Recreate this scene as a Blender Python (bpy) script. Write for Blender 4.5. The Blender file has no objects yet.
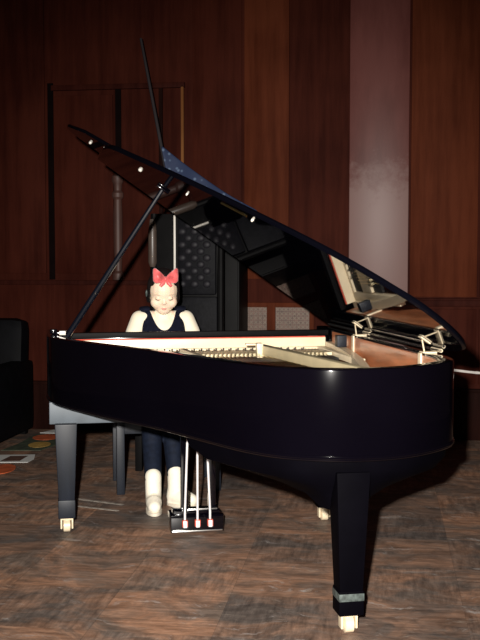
import bpy, bmesh, math, random
from mathutils import Vector, Matrix, noise
random.seed(7)
C = bpy.context.scene.collection
PI = math.pi
R = math.radians

# ------------------------------------------------------------------ materials
def mat(name, col, rough=.5, metal=0., coat=0., coat_r=.03, spec=.5, var=0., scale=8., stretch=(1, 1, 1), bump=0., sheen=0., sss=0., emit=None):
    m = bpy.data.materials.new(name); m.use_nodes = True
    nt = m.node_tree; b = nt.nodes['Principled BSDF']
    b.inputs['Base Color'].default_value = (*col, 1)
    b.inputs['Roughness'].default_value = rough
    b.inputs['Metallic'].default_value = metal
    b.inputs['Coat Weight'].default_value = coat
    b.inputs['Coat Roughness'].default_value = coat_r
    b.inputs['Specular IOR Level'].default_value = spec
    b.inputs['Sheen Weight'].default_value = sheen
    if sss:
        b.inputs['Subsurface Weight'].default_value = sss
        b.inputs['Subsurface Radius'].default_value = (.01, .004, .002)
    tc = nt.nodes.new('ShaderNodeTexCoord'); mp = nt.nodes.new('ShaderNodeMapping')
    mp.inputs['Scale'].default_value = stretch
    nz = nt.nodes.new('ShaderNodeTexNoise'); nz.inputs['Scale'].default_value = scale; nz.inputs['Detail'].default_value = 5
    nt.links.new(tc.outputs['Object'], mp.inputs['Vector']); nt.links.new(mp.outputs['Vector'], nz.inputs['Vector'])
    if var:
        cr = nt.nodes.new('ShaderNodeValToRGB')
        cr.color_ramp.elements[0].position = .3; cr.color_ramp.elements[1].position = .7
        cr.color_ramp.elements[0].color = (*[c*(1-var) for c in col], 1)
        cr.color_ramp.elements[1].color = (*[min(1, c*(1+var)) for c in col], 1)
        nt.links.new(nz.outputs['Fac'], cr.inputs['Fac']); nt.links.new(cr.outputs['Color'], b.inputs['Base Color'])
    if bump:
        bp = nt.nodes.new('ShaderNodeBump'); bp.inputs['Strength'].default_value = bump; bp.inputs['Distance'].default_value = .01
        nt.links.new(nz.outputs['Fac'], bp.inputs['Height']); nt.links.new(bp.outputs['Normal'], b.inputs['Normal'])
    return m

M = {}
M['lacquer'] = mat('black_lacquer', (.0016, .0012, .0026), .14, spec=.05, coat=1., coat_r=.04, var=.1, scale=3)
M['lid_lacquer'] = mat('black_lid_lacquer', (.0015, .0015, .003), .025, spec=.42, var=.1, scale=3)
M['lid_lacquer'].node_tree.nodes['Principled BSDF'].inputs['IOR'].default_value = 1.38
M['matte'] = mat('matte_black', (.0012, .0010, .0020), .6, spec=.02, var=.2, scale=8)
M['prop'] = mat('prop_black', (.003, .004, .008), .3, spec=.35, coat=.5, coat_r=.1)
M['satin'] = mat('satin_black', (.0045, .007, .013), .45, spec=.3, var=.25, scale=14, stretch=(3, 3, .4))
M['grey_under'] = mat('grey_underside', (.075, .092, .11), .5, var=.2, scale=9)
M['veneer'] = mat('orange_veneer', (.40, .14, .06), .35, var=.35, scale=6, stretch=(1, .7, 5), coat=.3)
M['spruce'] = mat('soundboard_spruce', (.40, .16, .07), .35, var=.25, scale=9, stretch=(6, .6, 1), coat=.4)
M['cream'] = mat('cream_plate', (.74, .62, .43), .34, var=.07, scale=10)
M['tan'] = mat('tan_bronze', (.50, .42, .26), .38, metal=.15, var=.12, scale=10)
M['red_felt'] = mat('red_felt', (.55, .07, .04), .9, var=.2, scale=40)
M['black_felt'] = mat('black_felt', (.012, .011, .010), .9, var=.2, scale=40)
M['steel'] = mat('bright_steel', (.75, .74, .72), .25, metal=1., var=.06, scale=20)
M['white_rod'] = mat('pale_metal_rod', (.82, .78, .78), .35, metal=.25, var=.05, scale=20)
M['brass'] = mat('brass', (.75, .55, .22), .28, metal=1., var=.12, scale=18)
M['caster'] = mat('pale_brass_caster', (.72, .60, .42), .4, metal=.1, var=.15, scale=26)
M['ivory'] = mat('ivory_key', (.85, .82, .74), .3, var=.04, scale=12)
M['scuff'] = mat('worn_metal_band', (.06, .075, .07), .5, metal=.1, var=.55, scale=60)
M['skin'] = mat('skin', (.86, .66, .50), .5, var=.04, scale=14, sss=.12)
M['blouse'] = mat('cream_blouse', (.86, .77, .60), .8, var=.05, scale=20, sheen=.2, bump=.1)
M['vest'] = mat('navy_vest', (.005, .006, .014), .85, spec=.1, var=.3, scale=50)
M['legging'] = mat('dark_navy_cloth', (.005, .008, .018), .75, spec=.15, var=.3, scale=40)
M['boot'] = mat('white_boot', (.80, .74, .62), .6, var=.06, scale=30, bump=.05)
M['sole'] = mat('cream_sole', (.62, .56, .46), .7, var=.1, scale=30)
M['hair'] = mat('black_hair', (.010, .008, .008), .4, var=.4, scale=30, stretch=(6, 6, 1))
M['lip'] = mat('lip', (.66, .30, .25), .5, var=.06, scale=40)
M['lash'] = mat('eyelash', (.16, .10, .08), .7, var=.1, scale=40)
M['brow'] = mat('eyebrow', (.50, .36, .27), .8, var=.1, scale=40)
M['bow'] = mat('coral_satin', (.72, .115, .115), .42, var=.42, scale=26, sheen=.4)
M['chair'] = mat('black_chair', (.003, .0028, .003), .55, spec=.08, var=.3, scale=10)
M['leather'] = mat('black_leather', (.0035, .0035, .005), .55, spec=.07, var=.3, scale=30, bump=.2)
M['button'] = mat('dull_button', (.012, .011, .014), .55, spec=.2, var=.15, scale=30)
M['chair_wood'] = mat('grey_brown_stile', (.07, .05, .04), .4, var=.25, scale=12, stretch=(3, 3, .5))
M['strip'] = mat('pale_strip', (.62, .58, .52), .4, var=.08, scale=12)
M['sofa'] = mat('black_sofa_leather', (.002, .002, .003), .6, spec=.08, var=.3, scale=14, bump=.1)
M['flag'] = mat('dark_blue_cloth', (.012, .028, .085), .7, var=.5, scale=50)
M['pole'] = mat('dark_pole', (.012, .008, .010), .6, var=.2, scale=10)
M['paper'] = mat('white_paper', (.62, .62, .60), .7, var=.05, scale=14)
M['print_brown'] = mat('brown_print', (.10, .05, .035), .6, var=.4, scale=30)
M['print_orange'] = mat('orange_print', (.50, .10, .03), .6, var=.3, scale=18)
M['print_yellow'] = mat('yellow_print', (.42, .26, .06), .6, var=.3, scale=18)
M['print_green'] = mat('green_print', (.045, .06, .035), .7, var=.5, scale=16)
M['tape'] = mat('worn_white_tape', (.33, .29, .25), .7, var=.4, scale=30)
M['cable'] = mat('white_cable', (.75, .70, .66), .5, var=.05, scale=10)
M['lattice'] = mat('beige_lattice', (.13, .09, .06), .55, var=.15, scale=20)
M['dark_gap'] = mat('dark_recess', (.004, .002, .002), .9, spec=.03, var=.2, scale=10)

def wood_wall(name, c0, c1, rough=.55, sx=7., coat=0., spec=.015):
    m = bpy.data.materials.new(name); m.use_nodes = True; nt = m.node_tree; b = nt.nodes['Principled BSDF']
    tc = nt.nodes.new('ShaderNodeTexCoord'); mp = nt.nodes.new('ShaderNodeMapping'); mp.inputs['Scale'].default_value = (sx, sx, .55)
    n1 = nt.nodes.new('ShaderNodeTexNoise'); n1.inputs['Scale'].default_value = 2.2; n1.inputs['Detail'].default_value = 8; n1.inputs['Roughness'].default_value = .65
    n2 = nt.nodes.new('ShaderNodeTexNoise'); n2.inputs['Scale'].default_value = 1.3; n2.inputs['Detail'].default_value = 3
    mx = nt.nodes.new('ShaderNodeMath'); mx.operation = 'ADD'
    cr = nt.nodes.new('ShaderNodeValToRGB'); cr.color_ramp.elements[0].position = .7; cr.color_ramp.elements[1].position = 1.3 if False else 1.
    cr.color_ramp.elements[0].color = (*c0, 1); cr.color_ramp.elements[1].color = (*c1, 1)
    ml = nt.nodes.new('ShaderNodeMath'); ml.operation = 'MULTIPLY'; ml.inputs[1].default_value = .85
    L = nt.links.new
    L(tc.outputs['Object'], mp.inputs['Vector']); L(mp.outputs['Vector'], n1.inputs['Vector']); L(tc.outputs['Object'], n2.inputs['Vector'])
    L(n1.outputs['Fac'], mx.inputs[0]); L(n2.outputs['Fac'], mx.inputs[1]); L(mx.outputs[0], ml.inputs[0]); L(ml.outputs[0], cr.inputs['Fac']); L(cr.outputs['Color'], b.inputs['Base Color'])
    b.inputs['Specular IOR Level'].default_value = spec; b.inputs['Roughness'].default_value = rough; b.inputs['Coat Weight'].default_value = coat; b.inputs['Coat Roughness'].default_value = .3
    return m
M['wall'] = wood_wall('mahogany_wall', (.026, .0056, .0036), (.048, .0110, .0066))
M['wall_trim'] = wood_wall('mahogany_trim', (.020, .0045, .0032), (.038, .009, .006))
M['wall_dark'] = wood_wall('mahogany_dark', (.008, .003, .0025), (.018, .006, .0045))
M['wall_warm'] = wood_wall('mahogany_warm', (.054, .0125, .0056), (.090, .0225, .0100))
M['pilaster'] = wood_wall('pinkish_pilaster', (.078, .021, .017), (.118, .037, .031), rough=.40, sx=3., spec=.17)
def pale_lower_pilaster():
    # the lower length of the pilaster is mixed paler, with a ragged blotchy top edge
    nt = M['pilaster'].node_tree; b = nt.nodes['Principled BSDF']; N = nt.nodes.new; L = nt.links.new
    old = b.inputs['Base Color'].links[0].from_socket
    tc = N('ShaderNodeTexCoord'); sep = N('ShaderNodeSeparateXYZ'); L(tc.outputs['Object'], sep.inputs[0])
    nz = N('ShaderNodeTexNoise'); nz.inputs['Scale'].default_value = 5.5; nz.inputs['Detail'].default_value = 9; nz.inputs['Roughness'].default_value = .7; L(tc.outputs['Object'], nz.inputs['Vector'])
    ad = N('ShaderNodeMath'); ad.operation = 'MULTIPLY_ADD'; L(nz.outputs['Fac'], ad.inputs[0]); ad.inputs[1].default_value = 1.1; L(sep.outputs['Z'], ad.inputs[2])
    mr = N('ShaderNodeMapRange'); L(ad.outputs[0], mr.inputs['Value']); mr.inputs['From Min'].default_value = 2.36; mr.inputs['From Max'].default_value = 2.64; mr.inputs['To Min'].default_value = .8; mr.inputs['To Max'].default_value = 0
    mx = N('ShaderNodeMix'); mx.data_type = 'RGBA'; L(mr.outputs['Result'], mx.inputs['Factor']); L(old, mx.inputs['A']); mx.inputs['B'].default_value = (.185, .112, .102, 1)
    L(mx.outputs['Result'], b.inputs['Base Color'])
pale_lower_pilaster()
M['colonnette'] = wood_wall('worn_colonnette', (.05, .022, .017), (.10, .05, .04), sx=9, spec=.4)
M['gilt'] = wood_wall('gilt_bead', (.12, .045, .015), (.20, .085, .03), sx=4)

def floor_mat():
    m = bpy.data.materials.new('worn_parquet'); m.use_nodes = True; nt = m.node_tree; b = nt.nodes['Principled BSDF']; L = nt.links.new; N = nt.nodes.new
    def mapping(src, scale=(1, 1, 1), rot=0., loc=(0, 0, 0)):
        q = N('ShaderNodeMapping'); q.inputs['Scale'].default_value = scale; q.inputs['Rotation'].default_value = (0, 0, R(rot)); q.inputs['Location'].default_value = loc; L(src, q.inputs['Vector']); return q.outputs['Vector']
    def nz(src, scale, detail=6, rough=.65):
        q = N('ShaderNodeTexNoise'); q.inputs['Scale'].default_value = scale; q.inputs['Detail'].default_value = detail; q.inputs['Roughness'].default_value = rough; L(src, q.inputs['Vector']); return q.outputs['Fac']
    def ramp(f, p0, c0, p1, c1):
        q = N('ShaderNodeValToRGB'); e = q.color_ramp.elements; e[0].position = p0; e[1].position = p1; e[0].color = (*c0, 1); e[1].color = (*c1, 1); L(f, q.inputs['Fac']); return q.outputs['Color']
    def mix(a, c, f, mode='MIX'):
        q = N('ShaderNodeMix'); q.data_type = 'RGBA'; q.blend_type = mode
        if isinstance(f, float): q.inputs['Factor'].default_value = f
        else: L(f, q.inputs['Factor'])
        L(a, q.inputs['A'])
        if isinstance(c, tuple): q.inputs['B'].default_value = (*c, 1)
        else: L(c, q.inputs['B'])
        return q.outputs['Result']
    tc = N('ShaderNodeTexCoord'); P0 = mapping(tc.outputs['Object'], rot=8, loc=(.13, .21, 0))
    T = .46
    br = N('ShaderNodeTexBrick'); br.offset = 0.; br.inputs['Scale'].default_value = 1; br.inputs['Brick Width'].default_value = T; br.inputs['Row Height'].default_value = T
    br.inputs['Mortar Size'].default_value = .0022; br.inputs['Mortar Smooth'].default_value = 1.; br.inputs['Bias'].default_value = 0
    br.inputs['Color1'].default_value = (.145, .120, .106, 1); br.inputs['Color2'].default_value = (.285, .200, .150, 1); br.inputs['Mortar'].default_value = (.14, .105, .085, 1); L(P0, br.inputs['Vector'])
    ck = N('ShaderNodeTexChecker'); ck.inputs['Scale'].default_value = 1/T; L(P0, ck.inputs['Vector'])
    g1 = nz(mapping(P0, (2.6, 30, 1)), 1.5, 8, .72); g2 = nz(mapping(P0, (24, 3.4, 1), 12), 1.5, 8, .72)
    gm = N('ShaderNodeMix'); gm.data_type = 'FLOAT'; L(ck.outputs['Fac'], gm.inputs['Factor']); L(g1, gm.inputs['A']); L(g2, gm.inputs['B']); grain = gm.outputs['Result']
    col = mix(br.outputs['Color'], ramp(grain, .32, (.45, .43, .43), .68, (1.5, 1.46, 1.42)), .85, 'MULTIPLY')
    warp = N('ShaderNodeVectorMath'); wn = N('ShaderNodeTexNoise'); wn.inputs['Scale'].default_value = 3.; wn.inputs['Detail'].default_value = 4; L(P0, wn.inputs['Vector']); warp.operation = 'MULTIPLY_ADD'
    L(wn.outputs['Color'], warp.inputs[0]); warp.inputs[1].default_value = (.35, .35, 0); L(P0, warp.inputs[2]); PW = warp.outputs['Vector']
    col = mix(col, ramp(nz(mapping(PW, (2.2, 3.6, 1)), 1.3, 6, .68), .40, (.60, .65, .71), .60, (1.38, 1.04, .84)), .85, 'MULTIPLY')
    col = mix(col, ramp(nz(mapping(PW, (5, 9, 1), 20), 1.6, 6, .7), .40, (.55, .53, .52), .60, (1.12, 1.12, 1.12)), .75, 'MULTIPLY')
    col = mix(col, (.40, .36, .34), ramp(nz(mapping(PW, (2.6, 7.5, 1), -8), 1.7, 10, .76), .575, (0, 0, 0), .66, (.8, .8, .8)))
    col = mix(col, (.40, .33, .27), ramp(nz(mapping(PW, (4.5, 22, 1), 5), 1.3, 8, .7), .60, (0, 0, 0), .70, (.6, .6, .6)))
    L(col, b.inputs['Base Color']); b.inputs['Roughness'].default_value = .55; b.inputs['Specular IOR Level'].default_value = .25
    bp = N('ShaderNodeBump'); bp.inputs['Strength'].default_value = .25; bp.inputs['Distance'].default_value = .004; L(grain, bp.inputs['Height']); L(bp.outputs['Normal'], b.inputs['Normal'])
    return m
M['floor'] = floor_mat()

def flag_speckle():
    m = M['flag']; nt = m.node_tree; b = nt.nodes['Principled BSDF']; N = nt.nodes.new; L = nt.links.new
    tc = N('ShaderNodeTexCoord'); v = N('ShaderNodeTexVoronoi'); v.inputs['Scale'].default_value = 22; L(tc.outputs['Object'], v.inputs['Vector'])
    cr = N('ShaderNodeValToRGB'); cr.color_ramp.elements[0].position = .10; cr.color_ramp.elements[1].position = .30
    cr.color_ramp.elements[0].color = (.10, .15, .24, 1); cr.color_ramp.elements[1].color = (.012, .024, .07, 1)
    L(v.outputs['Distance'], cr.inputs['Fac']); L(cr.outputs['Color'], b.inputs['Base Color'])
flag_speckle()

# ------------------------------------------------------------------ mesh helper
class MB:
    def __init__(s): s.bm = bmesh.new()
    def _faces(s, vs, fs):
        V = [s.bm.verts.new(v) for v in vs]
        for f in fs:
            try: s.bm.faces.new([V[i] for i in f])
            except ValueError: pass
        return s
    def box(s, c, d, rot=None, taper=None, bevel=0.):
        """c centre, d full dims, rot a 3x3, taper (sx, sy) of the bottom relative to the top"""
        vs = []
        for z in (-.5, .5):
            t = taper if (taper and z < 0) else (1, 1)
            for x, y in ((-.5, -.5), (.5, -.5), (.5, .5), (-.5, .5)):
                p = Vector((x*d[0]*t[0], y*d[1]*t[1], z*d[2]))
                if rot: p = rot @ p
                vs.append(Vector(c)+p)
        b2 = bmesh.new(); V = [b2.verts.new(v) for v in vs]
        for f in ((0, 3, 2, 1), (4, 5, 6, 7), (0, 1, 5, 4), (1, 2, 6, 5), (2, 3, 7, 6), (3, 0, 4, 7)): b2.faces.new([V[i] for i in f])
        if bevel: bmesh.ops.bevel(b2, geom=b2.edges[:], offset=bevel, segments=2, affect='EDGES', profile=.6)
        s.merge(b2); return s
    def merge(s, b2):
        me = bpy.data.meshes.new('tmp'); b2.to_mesh(me); b2.free(); s.bm.from_mesh(me); bpy.data.meshes.remove(me)
    def tube(s, path, r, seg=10, caps=True):
        path = [Vector(p) for p in path]; rs = r if isinstance(r, (list, tuple)) else [r]*len(path)
        rings = []; up = None
        for i, p in enumerate(path):
            t = (path[min(i+1, len(path)-1)]-path[max(i-1, 0)]).normalized()
            if up is None:
                up = Vector((0, 0, 1)) if abs(t.z) < .9 else Vector((1, 0, 0))
            a = t.cross(up).normalized(); bb = a.cross(t).normalized(); up = bb
            rings.append([p+(a*math.cos(2*PI*k/seg)+bb*math.sin(2*PI*k/seg))*rs[i] for k in range(seg)])
        return s.rings(rings, caps)
    def rings(s, rings, caps=True, closed=True):
        V = [[s.bm.verts.new(p) for p in r] for r in rings]; n = len(V[0])
        for i in range(len(V)-1):
            for k in range(n if closed else n-1):
                s.bm.faces.new([V[i][k], V[i][(k+1) % n], V[i+1][(k+1) % n], V[i+1][k]])
        if caps:
            s.bm.faces.new(V[0][::-1]); s.bm.faces.new(V[-1])
        return s
    def loft(s, secs, seg=20, caps=True, power=2.):
        """secs: (centre, rx, ry) horizontal super-ellipses"""
        rr = []
        for c, rx, ry in secs:
            ring = []
            for k in range(seg):
                a = 2*PI*k/seg; ca, sa = math.cos(a), math.sin(a)
                ring.append(Vector(c)+Vector((rx*math.copysign(abs(ca)**(2/power), ca), ry*math.copysign(abs(sa)**(2/power), sa), 0)))
            rr.append(ring)
        return s.rings(rr, caps)
    def prism(s, outline, z0, z1):
        return s.rings([[Vector((x, y, z0)) for x, y in outline], [Vector((x, y, z1)) for x, y in outline]])
    def lathe(s, c, prof, seg=14, axis=None):
        rot = Vector((0, 0, 1)).rotation_difference(Vector(axis)).to_matrix() if axis else Matrix.Identity(3)
        return s.rings([[Vector(c)+rot @ Vector((r*math.cos(2*PI*k/seg), r*math.sin(2*PI*k/seg), z)) for k in range(seg)] for r, z in prof])
    def ball(s, c, r, rot=None, u=16, v=12):
        b2 = bmesh.new(); bmesh.ops.create_uvsphere(b2, u_segments=u, v_segments=v, radius=1)
        rr = r if isinstance(r, (tuple, list)) else (r, r, r)
        for x in b2.verts:
            p = Vector((x.co.x*rr[0], x.co.y*rr[1], x.co.z*rr[2]))
            if rot: p = rot @ p
            x.co = Vector(c)+p
        s.merge(b2); return s
    def hball(s, c, r, rot): return s.ball(c, [x*HS for x in r], rot)
    def cone(s, p0, r0, p1, r1, seg=14):
        s.tube([p0, p1], [r0, r1], seg); s.ball(p0, r0, u=seg, v=10); s.ball(p1, r1, u=seg, v=10); return s
    def chain(s, pts, rs):
        for i in range(len(pts)-1): s.cone(pts[i], rs[i], pts[i+1], rs[i+1])
        return s
    def build(s, name, m, parent=None, smooth=35, mods=()):
        bmesh.ops.recalc_face_normals(s.bm, faces=s.bm.faces[:])
        me = bpy.data.meshes.new(name); s.bm.to_mesh(me); s.bm.free()
        me.materials.append(m if not isinstance(m, str) else M[m])
        o = bpy.data.objects.new(name, me); C.objects.link(o)
        if mods:
            for t, kw in mods:
                md = o.modifiers.new(t.lower(), t)
                for k, v in kw.items(): setattr(md, k, v)
            bpy.context.view_layer.update()
            dg = bpy.context.evaluated_depsgraph_get()
            m2 = bpy.data.meshes.new_from_object(o.evaluated_get(dg)); o.modifiers.clear(); o.data = m2; bpy.data.meshes.remove(me); me = m2; me.name = name
        for p in me.polygons: p.use_smooth = True
        if smooth < 180: me.set_sharp_from_angle(angle=R(smooth))
        if parent: o.parent = parent
        return o
def REM(v=.008, it=6, f=.5): return (('REMESH', dict(mode='VOXEL', voxel_size=v)), ('SMOOTH', dict(iterations=it, factor=f)))

def tag(o, label=None, cat=None, group=None, kind=None):
    if label: o['label'] = label
    if cat: o['category'] = cat
    if group: o['group'] = group
    if kind: o['kind'] = kind
    return o
def empty(name, loc, rz=0., label=None, cat=None, group=None):
    o = bpy.data.objects.new(name, None); C.objects.link(o); o.location = loc; o.rotation_euler = (0, 0, rz); o.empty_display_size = .1
    return tag(o, label, cat, group)
def dup(o, parent, delta):
    c = o.copy(); C.objects.link(c); c.parent = parent; c.location = Vector(o.location)+Vector(delta); return c
def spline(pts, n=6, closed=False):
    out = []; N = len(pts)
    for i in range(N if closed else N-1):
        g = lambda j: Vector(pts[j % N]) if closed else Vector(pts[max(0, min(N-1, j))])
        p0, p1, p2, p3 = g(i-1), g(i), g(i+1), g(i+2)
        for k in range(n):
            t = k/n
            out.append(.5*((2*p1)+(p2-p0)*t+(2*p0-5*p1+4*p2-p3)*t*t+(3*p1-p0-3*p2+p3)*t**3))
    if not closed: out.append(Vector(pts[-1]))
    return out
def offset(path, d):
    """offset an open 2-D path to its left by d"""
    out = []
    for i, p in enumerate(path):
        t = (path[min(i+1, len(path)-1)]-path[max(i-1, 0)]); t.normalize(); out.append(Vector((p.x-t.y*d, p.y+t.x*d)))
    return out

# ================================================================== SETTING
YAW = R(8.5); WD = 7.6
WN = Vector((math.sin(YAW), math.cos(YAW), 0)); WX = Vector((math.cos(YAW), -math.sin(YAW), 0))
WROT = -YAW
WALL0 = WN*WD                         # foot of the wall's own frame: x along it, y into it (negative = into the room)
def struct(o): tag(o, kind='structure'); return o
def in_wall(o): o.location = WALL0; o.rotation_euler = (0, 0, WROT); return o
fl = MB().box((0, 4.0, -.05), (9, 11, .1)); struct(fl.build('floor', 'floor'))
wl = MB().box((-.4, .1, 1.9), (9.0, .2, 3.8)); in_wall(struct(wl.build('wall_back', 'wall')))

def wall_trim(name, boxes, m, bevel=.004):
    b = MB()
    for (x0, x1, z0, z1, d) in boxes: b.box(((x0+x1)/2, -d/2+.002, (z0+z1)/2), (x1-x0, d+.004, z1-z0), bevel=bevel)
    return in_wall(struct(b.build(name, m)))
# tall pilaster
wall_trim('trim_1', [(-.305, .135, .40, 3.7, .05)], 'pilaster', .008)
# warm panel between left doors and pilaster, right-hand panels
wall_trim('trim_2', [(-1.10, -.76, 1.20, 3.7, .02)], 'wall_warm')
wall_trim('trim_3', [(.15, .64, 1.07, 3.7, .018)], 'wall_warm')
wall_trim('trim_4', [(.66, 2.2, 1.07, 3.7, .018)], 'wall')
# chair rails
wall_trim('trim_5', [(.14, 2.2, 1.00, 1.045, .04), (.14, 2.2, 1.045, 1.06, .055)], 'wall_trim')
wall_trim('trim_6', [(-4.4, -1.75, 1.15, 1.185, .035)], 'wall_trim')
# wainscot panels right
wall_trim('trim_7', [(.15, .64, .42, .98, .016), (.66, 2.2, .42, .98, .016)], 'wall')
# skirting
wall_trim('baseboard_back', [(-4.8, 4.0, 0, .36, .03), (-4.8, 4.0, .36, .385, .04)], 'wall_dark')
# panelled door pair left: dark grooves, frames
wall_trim('trim_8', [(-2.655, -2.61, 1.19, 2.72, .012)], 'dark_gap', .001)
wall_trim('trim_9', [(-2.62, -1.56, 2.66, 2.70, .03)], 'wall_trim')
wall_trim('trim_10', [(-2.11, -2.065, 1.98, 2.66, .012)], 'dark_gap', .001)
wall_trim('trim_11', [(-1.765, -1.735, 1.2, 2.66, .02)], 'wall_dark', .003)
wall_trim('trim_12', [(-1.59, -1.567, 1.2, 2.68, .03)], 'gilt', .006)
wall_trim('trim_13', [(-2.60, -2.13, 1.24, 2.62, .012)], 'wall')
wall_trim('trim_14', [(-3.3, -2.68, 1.24, 3.4, .012)], 'wall')
wall_trim('trim_15', [(-3.9, -3.36, 1.24, 3.4, .012)], 'wall_trim')
wall_trim('trim_16', [(-1.50, -1.12, 1.2, 3.7, .012)], 'wall')
# turned colonnette by the doors
cb = MB()
prof = [(.045, 0), (.045, .05), (.028, .07), (.034, .25), (.036, .5), (.030, .62), (.045, .64), (.045, .67), (.030, .69), (.034, .74), (.045, .76), (.045, .80), (.02, .82)]
cb.lathe((-2.085, -.045, 1.19), prof, 14)
in_wall(struct(cb.build('trim_17', 'colonnette')))

# ventilation grilles set low in the panelling
def grille(x0, x1, label):
    g = empty('wall_grille', WALL0, WROT, label, 'grille', 'carved grilles in the panelling')
    z0, z1 = .55, .985
    f = MB(); w = .035
    for (a, b, c, d) in ((x0-w, x0, z0-w, z1+w), (x1, x1+w, z0-w, z1+w), (x0, x1, z1, z1+w), (x0, x1, z0-w, z0)):
        f.box(((a+b)/2, -.013, (c+d)/2), (b-a, .026, d-c), bevel=.003)
    f.build('frame', 'wall_warm', g)
    MB().box(((x0+x1)/2, -.003, (z0+z1)/2), (x1-x0, .006, z1-z0)).build('backing', 'print_brown', g)
    l = MB(); p = .0315
    nx = int((x1-x0)/p); nz = int((z1-z0)/p)
    for i in range(nx):
        for j in range(nz):
            cx = x0+(i+.5)*(x1-x0)/nx; cz = z0+(j+.5)*(z1-z0)/nz
            for a in (R(45), R(-45)):
                l.box((cx, -.010, cz), (.036, .006, .006), Matrix.Rotation(a, 3, 'Y'))
            l.box((cx, -.011, cz), (.011, .010, .011), Matrix.Rotation(R(45), 3, 'Y'))
    l.build('lattice', 'lattice', g)
grille(-1.165, -.925, 'beige lattice grille in wooden panelling, left of the two')
grille(-.86, -.60, 'beige lattice grille in wooden panelling, right of the two, half behind the raised lid')

# white cable along the right wall
cab = MB().tube(spline([(.40, -.012, .535), (.52, -.012, .520), (.70, -.012, .505), (.95, -.012, .505), (1.6, -.012, .50)], 6), .011, 8)
in_wall(tag(cab.build('wall_cable', 'cable'), 'white cable running along the lower wall right of the piano', 'cable'))

# ================================================================== PIANO
A = R(190.5); PL = Vector((.5504, 5.4899, 0))
piano = empty('grand_piano', PL, A, 'black lacquered grand piano with its lid propped open', 'piano')
ZR, ZB, W, YF = .97, .64, 1.585, -.28
curve = [(0, YF), (0, .2), (0, .7), (0, 1.2), (0, 1.45), (.012, 1.60), (.05, 1.715), (.13, 1.80), (.235, 1.875), (.345, 1.922), (.45, 1.938), (.555, 1.932),
         (.67, 1.890), (.78, 1.805), (.88, 1.66), (.985, 1.44), (1.114, 1.166), (1.29, .855), (1.43, .60), (1.52, .43), (1.565, .30), (1.583, .15), (1.585, 0), (1.585, YF)]
curve = [Vector(p) for p in curve]
outer = spline(curve, 4)
inner = offset(outer, -.058)
lining = offset(outer, -.064)
def strip(o, i, z0, z1, bev=.006, seg=4):
    b = MB(); rr = []
    for p, q in zip(o, i):
        w = (q-p).length; d = (q-p)/w; prof = []
        for cx, cz, a0 in ((bev, z0+bev, 180), (w-bev, z0+bev, 270), (w-bev, z1-bev, 0), (bev, z1-bev, 90)):
            for k in range(seg+1):
                a = R(a0+90*k/seg); prof.append((cx+bev*math.cos(a), cz+bev*math.sin(a)))
        rr.append([Vector((p.x+d.x*x, p.y+d.y*x, z)) for x, z in prof])
    return b.rings(rr)
strip(outer, inner, ZB, ZR).build('rim', 'lacquer', piano, 60)
bead = offset(outer, .004)
strip(offset(outer, .005), outer, ZB+.010, ZB+.022, .0024).build('rim_bead', 'lacquer', piano)
j0 = next(i for i, p in enumerate(outer) if p.y > .05); j1 = max(i for i, p in enumerate(outer) if p.y > .05)
strip(offset(outer, -.0585)[j0:j1+1], lining[j0:j1+1], .76, ZR-.008, .001).build('inner_rim', 'veneer', piano)
# soundboard
sb = [(p.x, p.y) for p in lining[j0:j1+1]]
MB().prism(sb, .765, .78).build('soundboard', 'spruce', piano)
# bottom beams
bt = MB(); bt.box((.74, .45, .66), (1.24, .12, .07)); bt.box((.62, 1.05, .66), (.9, .10, .07))
bt.build('bottom_brace', 'satin', piano)
# keybed and keyboard
MB().box((W/2, .01, .595), (W-.02, .62, .11), bevel=.006).build('keybed', 'grey_under', piano)
kb = MB()
for k in range(52): kb.box((.19+k*.0234, -.16, .715), (.0225, .15, .022), bevel=.002)
keys = kb.build('white_keys', 'ivory', piano)
kk = MB()
for k in range(51):
    if k % 7 not in (1, 4): kk.box((.2017+k*.0234, -.13, .732), (.011, .095, .016), bevel=.002)
kk.build('black_keys', 'lacquer', keys)
MB().box((W/2, -.045, .817), (W-.13, .022, .298), bevel=.005).build('fallboard', 'lacquer', piano)
MB().box((W/2, -.028, .952), (W-.13, .05, .028), bevel=.003).build('music_shelf', 'chair', piano)
MB().box((W/2, -.255, .69), (W-.13, .03, .09), bevel=.005).build('keyslip', 'lacquer', piano)
for sx in (.13, W-.13):
    MB().box((sx, -.15, .72), (.09, .2, .10), bevel=.006).build('key_block', 'lacquer', piano)

# --- cast plate with struts, pins, dampers
plate = MB()
plate.box((.78, .015, .895), (1.38, .03, .07), bevel=.003)                 # upright front flange
plate.box((.78, .045, .872), (1.38, .034, .016), bevel=.003)
plate.box((.80, .30, .872), (1.30, .15, .016), bevel=.003)
plate.box((.12, .40, .868), (.05, .72, .03), bevel=.004)
pl = plate.build('cast_plate', 'cream', piano)
MB().box((.78, .012, .9325), (1.38, .022, .006), bevel=.003).build('felt_strip', 'red_felt', pl)
MB().box((.78, .143, .862), (1.36, .164, .012)).build('pin_block', 'black_felt', pl)
pin = MB().tube([(0, 0, 0), (0, 0, .020)], .0042, 6).build('tuning_pin', 'steel', pl); pin.location = (.24, .13, .866)
for i in range(1, 60): dup(pin, pl, (i*.0195, .035 if i % 2 else -.022, 0))
dm = MB().box((0, 0, .006), (.013, .05, .012), bevel=.002); dm.box((0, 0, .014), (.009, .04, .005))
dm = dm.build('damper', 'tan', pl); dm.location = (.20, .405, .868)
for i in range(1, 56): dup(dm, pl, (i*.0215, 0, 0))
MB().box((.79, .44, .856), (1.28, .115, .014)).build('damper_rail', 'black_felt', pl)
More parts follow.
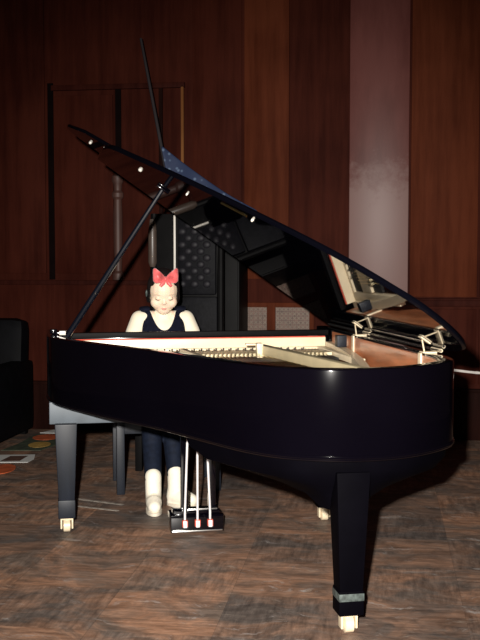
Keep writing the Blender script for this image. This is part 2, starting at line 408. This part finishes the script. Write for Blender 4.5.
# strings: one stretched sheet of wires over the soundboard
st = MB()
for i in range(70):
    x = .20+i*.0175
    xe = x*.80+.06
    ye = 1.70 if x < .75 else max(.62, 1.70-(x-.75)*1.5)
    st.tube([(x, .22, .886), (xe, ye, .83)], .0012, 4)
st = tag(st.build('strings', 'brass', pl), kind='stuff')
def bar(p0, p1, w, h, name, m, parent):
    p0, p1 = Vector(p0), Vector(p1); d = p1-p0
    rot = Matrix((d.normalized(), Vector((0, 0, 1)).cross(d).normalized(), d.normalized().cross(Vector((0, 0, 1)).cross(d).normalized()))).transposed()
    return MB().box((p0+p1)/2, (d.length, w, h), rot, bevel=min(w, h)*.2).build(name, m, parent)
bar((.52, .36, .900), (.13, 1.72, .862), .045, .05, 'plate_strut', 'tan', pl)
bar((.92, .36, .895), (.60, 1.83, .83), .03, .032, 'plate_strut', 'cream', pl)
bar((1.22, .36, .89), (1.06, 1.16, .83), .03, .03, 'plate_strut', 'cream', pl)
MB().box((.535, .40, .892), (.03, .05, .085), bevel=.004).box((.56, .36, .925), (.075, .03, .010), bevel=.002).build('strut_post', 'cream', pl)
# curved bass-side flange of the plate
fb = MB(); rr = []
for k in range(11):
    t = k/10; x = .075+.13*t*t; y = .06+1.05*t; z = .895-.03*t; w = .022
    rr.append([Vector((x-w, y, z-.03)), Vector((x+w, y, z-.03)), Vector((x+w, y, z+.012)), Vector((x-w, y, z+.012))])
fb.rings(rr).build('plate_flange', 'cream', pl)

# --- legs
def leg(x, y, ztop, w0, w1, block=True, scuff=False, m='satin', rz=0.):
    b = MB(); zb = .075
    b.box((0, 0, (ztop+zb+.08)/2), (w0, w0, ztop-zb-.08), taper=(w1/w0, w1/w0), bevel=.005)
    b.box((0, 0, zb+.045), (w1*1.07, w1*1.07, .09), bevel=.004)
    o = b.build('leg', m, piano); o.location = (x, y, 0); o.rotation_euler = (0, 0, rz)
    c = MB(); c.lathe((0, 0, .055), [(.034, .032), (.034, .022), (.020, .018), (.020, 0)], 12)
    c.box((-.027, 0, .046), (.009, .040, .056), bevel=.003); c.box((.027, 0, .046), (.009, .040, .056), bevel=.003); c.box((0, 0, .070), (.062, .044, .014), bevel=.003)
    c.build('caster', 'caster', o)
    MB().lathe((-.020, 0, .032), [(.020, 0), (.032, .005), (.032, .035), (.020, .040)], 18, axis=(1, 0, 0)).build('caster_wheel', 'caster', o)
    if scuff:
        MB().box((0, 0, .142), (w1*1.09, w1*1.09, .028), bevel=.002).build('metal_band', 'scuff', o)
    return o
leg(1.495, .315, .545, .108, .078)
leg(.178, .335, .545, .108, .078, m='matte')
leg(.505, 1.862, .60, .125, .086, scuff=True, m='matte')
# dished bracket carrying the tail leg
lc = Vector((.505, 1.835))
tail = [p for p in offset(outer, -.02) if p.y > 1.28]
prof = [(1., .645), (.975, .60), (.86, .565), (.62, .54), (.40, .515), (.24, .485), (.15, .44)]
MB().rings([[Vector((lc.x+(p.x-lc.x)*f, lc.y+(p.y-lc.y)*(f*.9 if f < .9 else f), z)) for p in tail] for f, z in prof]).build('leg_bracket', 'matte', piano)

# --- pedal lyre
lx, ly = .868, .45
for dx in (-.082, .055):
    MB().box((lx+dx, ly-.005, .34), (.035, .04, .52), bevel=.004).build('lyre_post', 'lacquer', piano)
lb = MB().box((lx, ly, .062), (.262, .13, .085), bevel=.006); lb.box((lx, ly, .112), (.23, .09, .02), bevel=.004)
lyre = lb.build('pedal_box', 'lacquer', piano)
MB().box((lx, ly+.067, .027), (.25, .012, .008), bevel=.002).build('edge_strip', 'steel', lyre)
MB().box((lx-.03, ly+.02, .124), (.15, .03, .008), bevel=.002).build('top_plate', 'steel', lyre)
for dx, dt in ((.062, -.022), (0, -.004), (-.062, .018)):
    MB().tube([(lx+dx, ly+.075, .05), (lx+dx, ly+.075, .12), (lx+dx+dt, ly+.05, .62)], .0056, 8).build('pedal_rod', 'white_rod', piano)
    MB().box((lx+dx, ly+.076, .068), (.028, .022, .034), bevel=.004).build('rod_bushing', 'red_felt', lyre)
    MB().box((lx+dx, ly+.080, .066), (.020, .026, .034), bevel=.004).build('rod_socket', 'white_rod', lyre)
    pd = MB().box((lx+dx, ly-.12, .060), (.035, .14, .016), bevel=.006).build('pedal', 'brass', lyre)
MB().box((lx, ly-.01, .58), (.30, .10, .03), bevel=.005).build('lyre_top_block', 'satin', piano)

# --- lid, hinged on the straight side
TH = R(35); HZ = ZR+.02
ct, sn = math.cos(TH), math.sin(TH)
def LP(r, y, n=0.): return Vector((-.012+r*ct-n*sn, y, HZ+r*sn+n*ct))
def lid_slab(out, n0, n1, bev=.006):
    cen = Vector((sum(p[0] for p in out)/len(out), sum(p[1] for p in out)/len(out)))
    o2 = [Vector(p) for p in out]; ins = []
    for p in o2:
        d = cen-p; d.normalize(); ins.append(p+d*bev)
    b = MB(); rg = [[LP(p.x, p.y, n0) for p in ins], [LP(p.x, p.y, n0+bev) for p in o2], [LP(p.x, p.y, n1-bev) for p in o2], [LP(p.x, p.y, n1) for p in ins]]
    return b.rings(rg)
lo = spline([Vector(p) for p in [(-.012, YF), (-.012, .2), (-.012, .7), (-.012, 1.2), (-.012, 1.46), (0, 1.61), (.04, 1.745), (.12, 1.84), (.235, 1.895), (.345, 1.90), (.45, 1.85), (.56, 1.785), (.66, 1.70), (.80, 1.545), (.99, 1.30), (1.165, 1.055), (1.335, .79), (1.47, .56), (1.56, .40), (1.598, .22), (1.605, 0), (1.605, YF)]], 4)
lo = [p for p in lo]; lo[0] = Vector((lo[0].x, YF-.08)); lo[-1] = Vector((lo[-1].x, YF-.08))
lid = lid_slab([(p.x, p.y) for p in lo], 0, .024, .008).build('lid', 'lid_lacquer', piano)
# front flap folded back over the lid, its corner standing past the edge
flap = [(.10, -.26), (1.66, -.28), (1.78, -.27), (1.825, -.22), (1.825, -.14), (1.73, .06), (1.52, .24), (1.30, .26), (.10, .26)]
lid_slab(flap, .026, .044).build('front_flap', 'lid_lacquer', lid)
def lid_button(r, y, rad=.010, n=0.):
    b = MB(); ax = LP(0, 0, -1)-LP(0, 0, 0)
    b.lathe(LP(r, y, n), [(rad, 0), (rad, .006), (rad*.6, .011)], 10, axis=ax); b.build('lid_bumper', 'strip', lid)
lid_button(1.675, -.10, .008, .026); lid_button(1.39, .42, .010); lid_button(1.16, .72, .005); lid_button(.92, 1.27, .006)
MB().tube([LP(.945, 1.24, -.002), LP(1.05, 1.12, -.002)], .003, 6).build('brass_edging', 'brass', lid)
# piano-hinges and brackets
for y in (.46, 1.40):
    h = MB(); h.box((.030, y, ZR+.003), (.06, .05, .006), bevel=.002); h.box((.066, y, ZR-.045), (.007, .034, .09), bevel=.002)
    h.tube([(-.006, y-.05, ZR+.012), (-.006, y+.05, ZR+.012)], .008, 8)
    h.build('lid_hinge', 'caster', piano)
    g = MB(); g.box(LP(.06, y-.02, -.004), (.05, .04, .006), Matrix.Rotation(-TH, 3, 'Y'), bevel=.002)
    g.build('hinge_leaf', 'caster', lid)
    bar((.055, y+.02, ZR+.008), LP(.065, y-.03, -.008), .006, .005, 'hinge_stay', 'caster', piano)
MB().box((.10, .36, .935), (.05, .05, .06), bevel=.004).build('hinge_block', 'satin', piano)
# hinge line
MB().tube([(-.004, -.25, ZR+.012), (-.004, 1.45, ZR+.012)], .006, 8).build('hinge_rod', 'steel', piano)
# prop stick
pb = Vector((1.480, .105, ZR-.01)); pt = LP(1.245, .33, -.004)
pr = MB(); d = (pt-pb)
pr.tube([pb, pb+d*.12, pb+d*.6, pt], [.016, .0155, .014, .011], 10)
prop = pr.build('prop_stick', 'prop', piano)
MB().tube([pt-d*.10, pt-d*.004], .0098, 10).build('prop_tip', 'steel', prop) if False else None
MB().ball(pb+d*.30+Vector((0, .013, 0)), .006, u=8, v=6).build('prop_stud', 'steel', prop)
hg = MB().box((1.520, .10, ZR+.007), (.075, .05, .014), bevel=.003).box((1.550, .10, ZR+.016), (.035, .06, .022), bevel=.003).build('prop_hinge', 'lacquer', piano)
MB().box((1.505, .125, ZR+.008), (.034, .02, .022), bevel=.004).build('prop_catch', 'strip', hg)
cu = MB(); cu.box(LP(1.245, .33, -.006), (.07, .05, .012), Matrix.Rotation(-TH, 3, 'Y'), bevel=.003)
cu.build('prop_cup', 'lacquer', lid)

# ================================================================== BENCH
bench = empty('piano_bench', PL, A, 'black wooden piano bench behind the piano, its legs showing between the piano legs', 'bench')
bx0, bx1, by0, by1 = .62, 1.18, -.80, -.43
for (x, y) in ((bx1, by1), (bx1, by0), (bx0, by1), (bx0, by0)):
    MB().box((x, y, .215), (.046, .046, .43), bevel=.004).build('leg', 'satin', bench)
ap = MB()
for (c, dd) in (((.9, by1, .385), (.52, .02, .07)), ((.9, by0, .385), (.52, .02, .07)), ((bx0, -.615, .385), (.02, .33, .07)), ((bx1, -.615, .385), (.02, .33, .07))): ap.box(c, dd, bevel=.003)
ap.build('apron', 'satin', bench)
MB().box((.90, -.615, .445), (.62, .43, .05), bevel=.014).build('seat', 'leather', bench)

# ================================================================== GIRL
girl = empty('person', PL, A, 'girl in navy vest and cream blouse seated at the piano, coral bow in hair', 'person')
gx, gy = .915, -.60
V = Vector
HC = V((gx, gy+.055, 1.152))                     # centre of the head
tilt = R(20)
HR = Matrix.Rotation(R(-3), 3, 'Z') @ Matrix.Rotation(-tilt, 3, 'X')   # face looks along +y, bowed down
HS = 1.12
def H(x, y, z): return HC+HR @ V((x*HS, y*HS, z*HS))
b = MB()
# head: cranium, jaw, cheeks, nose, ears
b.hball(H(0, -.008, .022), (.075, .086, .088), HR)
b.hball(H(0, .010, -.026), (.070, .066, .072), HR)
b.hball(H(0, .030, -.070), (.040, .042, .034), HR)
for s in (-1, 1):
    b.hball(H(s*.036, .036, -.032), (.034, .034, .034), HR)
    b.hball(H(s*.073, -.010, -.012), (.007, .014, .020), HR)
    b.hball(H(s*.030, .0665, .000), (.016, .008, .008), HR)          # closed lids
b.cone(H(0, .070, -.002), .006, H(0, .080, -.020), .008); b.hball(H(0, .080, -.023), (.012, .008, .007), HR)
b.hball(H(0, .0665, -.055), (.017, .008, .009), HR)
# neck and trunk
b.cone(V((gx, gy-.005, .98)), .042, H(0, -.02, -.055), .042)
b.ball(V((gx, gy-.01, .93)), (.135, .085, .095)); b.ball(V((gx, gy-.01, .80)), (.125, .088, .14)); b.ball(V((gx, gy-.015, .66)), (.115, .085, .12)); b.ball(V((gx, gy-.02, .545)), (.135, .11, .08))
sh = [V((gx+s*.132, gy, .995)) for s in (1, -1)]
el = [V((gx+s*.200, gy+.04, .775)) for s in (1, -1)]
wr = [V((gx+s*.155, gy+.30, .765)) for s in (1, -1)]
for k, s in enumerate((1, -1)):
    b.chain([V((gx+s*.06, gy, 1.0)), sh[k], el[k], wr[k]], [.05, .048, .034, .022])
    # hand over the keys: palm, four fingers and a thumb
    pm = wr[k]+V((-s*.006, .05, -.004)); b.ball(pm, (.032, .040, .013))
    b.cone(wr[k], .021, pm-V((0, .02, 0)), .018)
    for j, (fx, ln) in enumerate(((-.024, .052), (-.008, .060), (.008, .057), (.023, .044))):
        base = pm+V((s*fx, .030, .002)); mid = base+V((s*fx*.15, ln*.55, .006)); tip = mid+V((s*fx*.1, ln*.45, -.022))
        b.chain([base, mid, tip], [.0082, .0075, .0062])
    tb = pm+V((-s*.024, -.006, -.002)); b.chain([tb, tb+V((-s*.020, .026, -.002)), tb+V((-s*.020, .050, -.010))], [.0095, .0085, .0070])
# legs (under the clothes)
hip = [V((gx+s*.075, gy+.02, .535)) for s in (1, -1)]
kn = [V((1.020, -.205, .452)), V((.905, -.220, .452))]
an = [V((1.030, -.030, .105)), V((.900, -.110, .105))]
ft = [V((1.034, .060, .035)), V((.830, -.050, .035))]
for k in range(2): b.chain([hip[k], kn[k], an[k], ft[k]], [.065, .042, .028, .024])
body = b.build('body', 'skin', girl, 180, REM(.0055, 5))
# face details
for s in (-1, 1):
    MB().tube(spline([H(s*.046, .0650, -.003), H(s*.038, .0725, -.006), H(s*.030, .0750, -.007), H(s*.020, .0740, -.004)], 4), [.0012]*2+[.0022]*8+[.0012]*3, 6).build('eyelashes', 'lash', girl)
    MB().tube(spline([H(s*.050, .0640, .018), H(s*.038, .0715, .022), H(s*.024, .0765, .021)], 4), .0022, 6).build('eyebrow', 'brow', girl)
MB().hball(H(0, .0735, -.0535), (.015, .0045, .0036), HR).hball(H(0, .0720, -.0595), (.012, .0048, .0040), HR).build('lips', 'lip', girl)
# hair: smooth cap with a parting, a gathered bun behind each ear
h = MB(); h.hball(H(0, -.030, .035), (.083, .093, .094), HR)
h.hball(H(0, -.050, -.02), (.074, .058, .085), HR)
for s in (-1, 1):
    h.hball(H(s*.072, -.022, .014), (.014, .040, .062), HR)
    h.hball(H(s*.076, -.040, -.030), (.014, .026, .040), HR)
h.build('hair', 'hair', girl, 180, REM(.007, 3))
MB().hball(H(.088, -.010, -.002), (.006, .010, .020), HR).build('hair_clip', 'scuff', girl)
# bow
bc = H(-.006, .058, .102)
bw = MB()
for s in (-1, 1):
    rr = []
    for k in range(9):
        t = k/8; wv = .013+.037*min(1, t*1.25)**.8*(1 if t < .78 else math.sqrt(max(0, 1-((t-.78)/.30)**2))); th = .008+.013*math.sin(t*PI*.93)
        c = bc+V((s*(.006+.066*t), .004+.006*math.sin(t*PI), .004+.012*t))
        rr.append([c+V((0, th*math.cos(a)*(1+.30*math.cos(5*a)), wv*math.sin(a)*(1 if math.sin(a) > 0 else 1-.25*t)+.004*t)) for a in [2*PI*q/16 for q in range(16)]])
    bw.rings(rr)
    bw.tube([bc, bc+V((s*.016, .014, -.020)), bc+V((s*.032, .012, -.040))], [.006, .013, .009], 8)
bo = bw.build('hair_bow', 'bow', girl, 60)
MB().ball(bc+V((0, .010, .002)), (.011, .013, .015)).build('bow_knot', 'bow', bo)
# blouse
bl = MB()
for k, s in enumerate((1, -1)):
    e2 = el[k]; w2 = wr[k]+(el[k]-wr[k])*.10
    bl.chain([V((gx+s*.07, gy, 1.0)), sh[k]+V((s*.004, 0, .002)), sh[k].lerp(e2, .35)+V((s*.010, .006, 0)), e2, w2], [.050, .054, .056, .046, .030])
bl.ball(V((gx, gy-.008, .93)), (.142, .094, .105)); bl.ball(V((gx, gy-.008, .79)), (.132, .095, .16)); bl.ball(V((gx, gy-.015, .64)), (.125, .095, .12))
bl.cone(V((gx, gy+.004, .985)), .062, V((gx, gy+.012, 1.035)), .046)
bl.build('blouse', 'blouse', girl, 180, REM(.008, 5))
# vest: lofted shell with a deep scooped neckline and shoulder straps
def vest():
    b = MB(); n = 120; m = 16; rows = []
    def top(x, front):
        x = abs(x)
        if x < .076: return (.940+.112*(x/.076)**2.4) if front else (1.005+.047*(x/.076)**2.4)
        if x < .132: return 1.052
        t = min(1, (x-.132)/.016); return 1.048-.150*t**.6
    for i in range(m+1):
        ring = []
        for q in range(n):
            a = 2*PI*q/n; x0 = .150*math.cos(a); front = math.sin(a) > 0
            z = .56+(top(x0, front)-.56)*i/m
            dy = .110 if z < .93 else .110-.075*((z-.93)/.12)**1.3
            ring.append(V((gx+x0, gy-.006+dy*math.sin(a)*(1 if front else .95), z)))
        rows.append(ring)
    return b.rings(rows, caps=False)
vs = vest()
for s in (-1, 1):
    rr = []
    for k in range(9):
        t = k/8; a = PI*t
        c = V((gx+s*.105, gy-.006+.036*math.cos(a), 1.050+.018*math.sin(a)))
        rr.append([c+V((dx, 0, dz)) for dx, dz in ((-.029, 0), (.029, -.004), (.029, .004), (-.029, .008))])
    vs.rings(rr)
vs.build('vest', 'vest', girl, 60, (('SOLIDIFY', dict(thickness=.006, offset=1)), ('SUBSURF', dict(levels=1, render_levels=1))))
# leggings
lg = MB()
lg.ball(V((gx, gy-.01, .57)), (.150, .12, .085))
for k in range(2):
    lg.chain([hip[k]+V((0, 0, .01)), kn[k], kn[k].lerp(an[k], .35)+V((0, -.012, 0)), an[k]+V((0, -.008, .062))], [.082, .062, .055, .046])
lg.build('leggings', 'legging', girl, 180, REM(.008, 3))
# white ankle boots
def boot(k):
    a, f = an[k], ft[k]; d = V((f.x-a.x, f.y-a.y, 0)).normalized(); sd = V((d.y, -d.x, 0)); g = V((a.x, a.y, 0))
    b = MB()
    b.cone(g+V((0, -.008, .185)), .045, g+V((0, 0, .10)), .044); b.cone(g+V((0, 0, .10)), .044, g-d*.012+V((0, 0, .05)), .042)
    b.chain([g+V((0, 0, .055)), g+d*.06+V((0, 0, .052)), g+d*.105+V((0, 0, .042))], [.044, .044, .036])
    b.box(g+d*.035+V((0, 0, .03)), (.07, .15, .05), Matrix((sd, d, V((0, 0, 1)))).transposed(), bevel=.015)
    o = b.build('boot', 'boot', girl, 180, REM(.007, 3))
    s = MB(); pts = []
    for q in range(28):
        t = 2*PI*q/28; y = math.cos(t); x = math.sin(t); pts.append(g+d*(.045+.100*y)+sd*(.043*x*(1-.12*y*0)))
    s.rings([[p+V((0, 0, .001)) for p in pts], [p+V((0, 0, .018)) for p in pts]]); s.build('sole', 'sole', o)
boot(0); boot(1)

# ================================================================== CHAIR behind the girl
ch = empty('armchair', (-.36, 6.75, 0), R(-8), 'tall black armchair with a buttoned back standing behind the girl', 'chair')
# local: x to the right, y away; seat faces the camera (-y)
MB().tube([(-.235, .005, 1.30), (-.235, .005, 1.33), (-.235, .005, 1.54), (-.235, .01, 1.62)], [.018, .030, .030, .02], 12).build('post_finial', 'chair_wood', ch)
for x, m in ((-.235, 'chair'), (.225, 'chair')):
    MB().tube([(x, .02, 0), (x, .02, .5), (x, .03, 1.0), (x, .05, 1.66)], [.024, .026, .024, .022], 10).build('back_post', m, ch)
MB().box((-.005, .05, 1.14), (.44, .04, 1.04), bevel=.01).build('backrest', 'chair', ch)
MB().box((-.085, .022, 1.46), (.014, .02, .38), bevel=.004).build('back_strip', 'strip', ch)
MB().box((.070, .016, 1.40), (.262, .05, .58), bevel=.02).build('back_cushion', 'leather', ch)
bt = MB().ball((0, 0, 0), (.028, .012, .024), u=12, v=8).build('tuft_button', 'button', ch); bt.location = (-.028, -.010, 1.185)
for row in range(10):
    for c in range(3):
        if row == c == 0: continue
        x = c*.084+(.042 if row % 2 else 0)
        if x < .20: dup(bt, ch, (x, 0, row*.044))
MB().box((.03, .012, .88), (.36, .05, .44), bevel=.015).build('lower_back_panel', 'leather', ch)
MB().box((0, -.24, .46), (.50, .50, .10), bevel=.03).build('seat', 'leather', ch)
for x in (-.25, .25):
    MB().tube(spline([(x, .02, .72), (x, -.25, .73), (x, -.42, .70), (x, -.45, .62)], 4), .022, 8).build('armrest', 'chair', ch)
    MB().box((x*.9, -.45, .32), (.045, .045, .64), bevel=.006).build('front_leg', 'chair', ch)
    MB().box((x*.9, -.02, .22), (.04, .04, .44), bevel=.006).build('rear_leg', 'chair', ch)

cbn = empty('cabinet', (-.20, 7.44, 0), WROT, 'tall black cabinet against the wall behind the buttoned armchair', 'cabinet')
MB().box((0, 0, .80), (.46, .44, 1.48), bevel=.008).build('carcass', 'chair', cbn)
MB().box((0, 0, .03), (.44, .42, .06), bevel=.004).build('plinth', 'chair', cbn)
for x in (-.113, .113): MB().box((x, -.226, .80), (.215, .016, 1.40), bevel=.004).build('door', 'chair', cbn)

# ================================================================== FLAG on a leaning pole behind the lid
fp = empty('flagpole', (-.146, 6.95, 0), 0, 'dark blue speckled flag on a dark pole leaning behind the piano lid', 'flag')
p0 = V((0, 0, .01)); p1 = V((-.574, .42, 2.95))
MB().tube([p0, p0.lerp(p1, .5), p1], [.020, .017, .010], 10).build('pole', 'pole', fp)
def flag():
    b = MB(); nu, nv = 14, 10; g = []
    a0 = p0.lerp(p1, .735); a1 = p0.lerp(p1, .60)
    for i in range(nu+1):
        u = i/nu; row = []
        top = a0+V((.70*u, -.02, -.475*u-.03*math.sin(u*PI))); bot = a1+V((.62*u, -.02, -.38*u))
        for j in range(nv+1):
            v = j/nv; p = top.lerp(bot, v); p.y += .035*math.sin(u*11+v*2)-.05; row.append(p)
        g.append(row)
    Vv = [[b.bm.verts.new(p) for p in r] for r in g]
    for i in range(nu):
        for j in range(nv): b.bm.faces.new([Vv[i][j], Vv[i+1][j], Vv[i+1][j+1], Vv[i][j+1]])
    return b
flag().build('flag_cloth', 'flag', fp, 180, (('SOLIDIFY', dict(thickness=.006, offset=0)), ('SUBSURF', dict(levels=1, render_levels=1))))

# ================================================================== BLACK ARMCHAIR at the left
so = empty('upholstered_armchair', (-2.085, 7.45, 0), R(-8.5), 'black upholstered armchair in the dark at the left edge', 'chair')
MB().box((0, .0, .20), (.86, .72, .32), bevel=.03).build('base', 'sofa', so)
for x in (-.36, .36): MB().box((x, -.01, .32), (.16, .74, .52), bevel=.05).build('arm', 'sofa', so)
MB().box((0, -.04, .42), (.56, .60, .14), bevel=.05).build('seat_cushion', 'sofa', so)
MB().box((0, .25, .60), (.84, .20, .60), Matrix.Rotation(R(-6), 3, 'X'), bevel=.09).build('backrest', 'sofa', so)
for x in (-.36, .36):
    for y in (-.3, .3): MB().box((x, y, .025), (.06, .06, .05)).build('foot', 'chair', so)

# ================================================================== THINGS ON THE FLOOR
def flat(pts, name, m, z0, z1, parent=None): return MB().prism(pts, z0, z1).build(name, m, parent)
def oval(cx, cy, rx, ry, n=24, rot=0.): return [(cx+rx*math.cos(2*PI*k/n)*math.cos(rot)-ry*math.sin(2*PI*k/n)*math.sin(rot), cy+rx*math.cos(2*PI*k/n)*math.sin(rot)+ry*math.sin(2*PI*k/n)*math.cos(rot)) for k in range(n)]
mt = empty('printed_mat', (-1.53, 7.22, 0), 0, 'dark green printed mat with orange and yellow shapes by the black armchair', 'mat')
flat([(-.16, -.22), (.12, -.22), (.20, .02), (.22, .42), (-.05, .42), (-.09, .05)], 'mat_sheet', 'print_green', .001, .004, mt)
flat(oval(.06, .29, .10, .12), 'orange_motif', 'print_orange', .004, .0055, mt)
flat(oval(.07, -.01, .08, .11), 'yellow_motif', 'print_yellow', .004, .0055, mt)
lf = empty('leaflet', (-1.55, 6.71, 0), R(3), 'white leaflet with a brown picture lying on the floor at the left edge', 'leaflet')
flat([(-.16, -.13), (.13, -.13), (.155, -.02), (.14, .13), (-.16, .13)], 'sheet', 'paper', .001, .004, lf)
flat([(-.06, -.09), (.07, -.09), (.10, .08), (-.02, .08)], 'brown_picture', 'print_brown', .004, .005, lf)
tag(flat(oval(-1.535, 6.37, .085, .15), 'paper_disc', 'print_orange', .001, .005), 'round orange paper disc on the floor in front of the white leaflet', 'paper')
tag(flat([(-1.55, 7.68), (-1.42, 7.66), (-1.40, 7.80), (-1.47, 7.82)], 'paper_scrap', 'paper', .006, .009), 'white paper scrap on the floor beyond the printed mat', 'paper')
def stripe(a, c, w, label):
    a, c = V(a), V(c); d = (c-a).normalized(); s = V((-d.y, d.x))*w/2
    tag(flat([tuple(a-s), tuple(c-s), tuple(c+s), tuple(a+s)], 'floor_tape', 'tape', .0005, .0015), label, 'tape', 'tape strips on the floor')
stripe((-.93, 5.585), (-.645, 5.445), .022, 'pale tape strip on the floor behind the left piano leg, the farther of two')
stripe((-.915, 5.425), (-.655, 5.315), .022, 'pale tape strip on the floor behind the left piano leg, the nearer of two')

# ================================================================== LIGHT, WORLD, CAMERA
def spot(name, loc, target, e, ang, blend, rad, col=(1, .95, .88)):
    l = bpy.data.lights.new(name, 'SPOT'); l.energy = e; l.spot_size = R(ang); l.spot_blend = blend; l.shadow_soft_size = rad; l.color = col
    o = bpy.data.objects.new(name, l); C.objects.link(o); o.location = loc
    o.rotation_euler = (V(target)-V(loc)).to_track_quat('-Z', 'Y').to_euler(); return o
spot('camera_flash', (-.14, -.03, 1.52), (.12, 5.5, .70), 2200, 60, 1., .03)
w = bpy.data.worlds.new('hall'); bpy.context.scene.world = w; w.use_nodes = True
w.node_tree.nodes['Background'].inputs['Color'].default_value = (.9, .55, .5, 1); w.node_tree.nodes['Background'].inputs['Strength'].default_value = .006

cam = bpy.data.cameras.new('camera'); co = bpy.data.objects.new('camera', cam); C.objects.link(co)
cam.sensor_fit = 'VERTICAL'; cam.sensor_height = 36; cam.lens = 36*1000/640; cam.clip_start = .05
co.location = (0, 0, 1.36); co.rotation_euler = (R(90)-math.atan(62/1000), 0, 0)
sc = bpy.context.scene; sc.camera = co
sc.view_settings.view_transform = 'Standard'; sc.view_settings.look = 'None'; sc.view_settings.exposure = 0; sc.view_settings.gamma = 1; sc.view_settings.use_curve_mapping = False
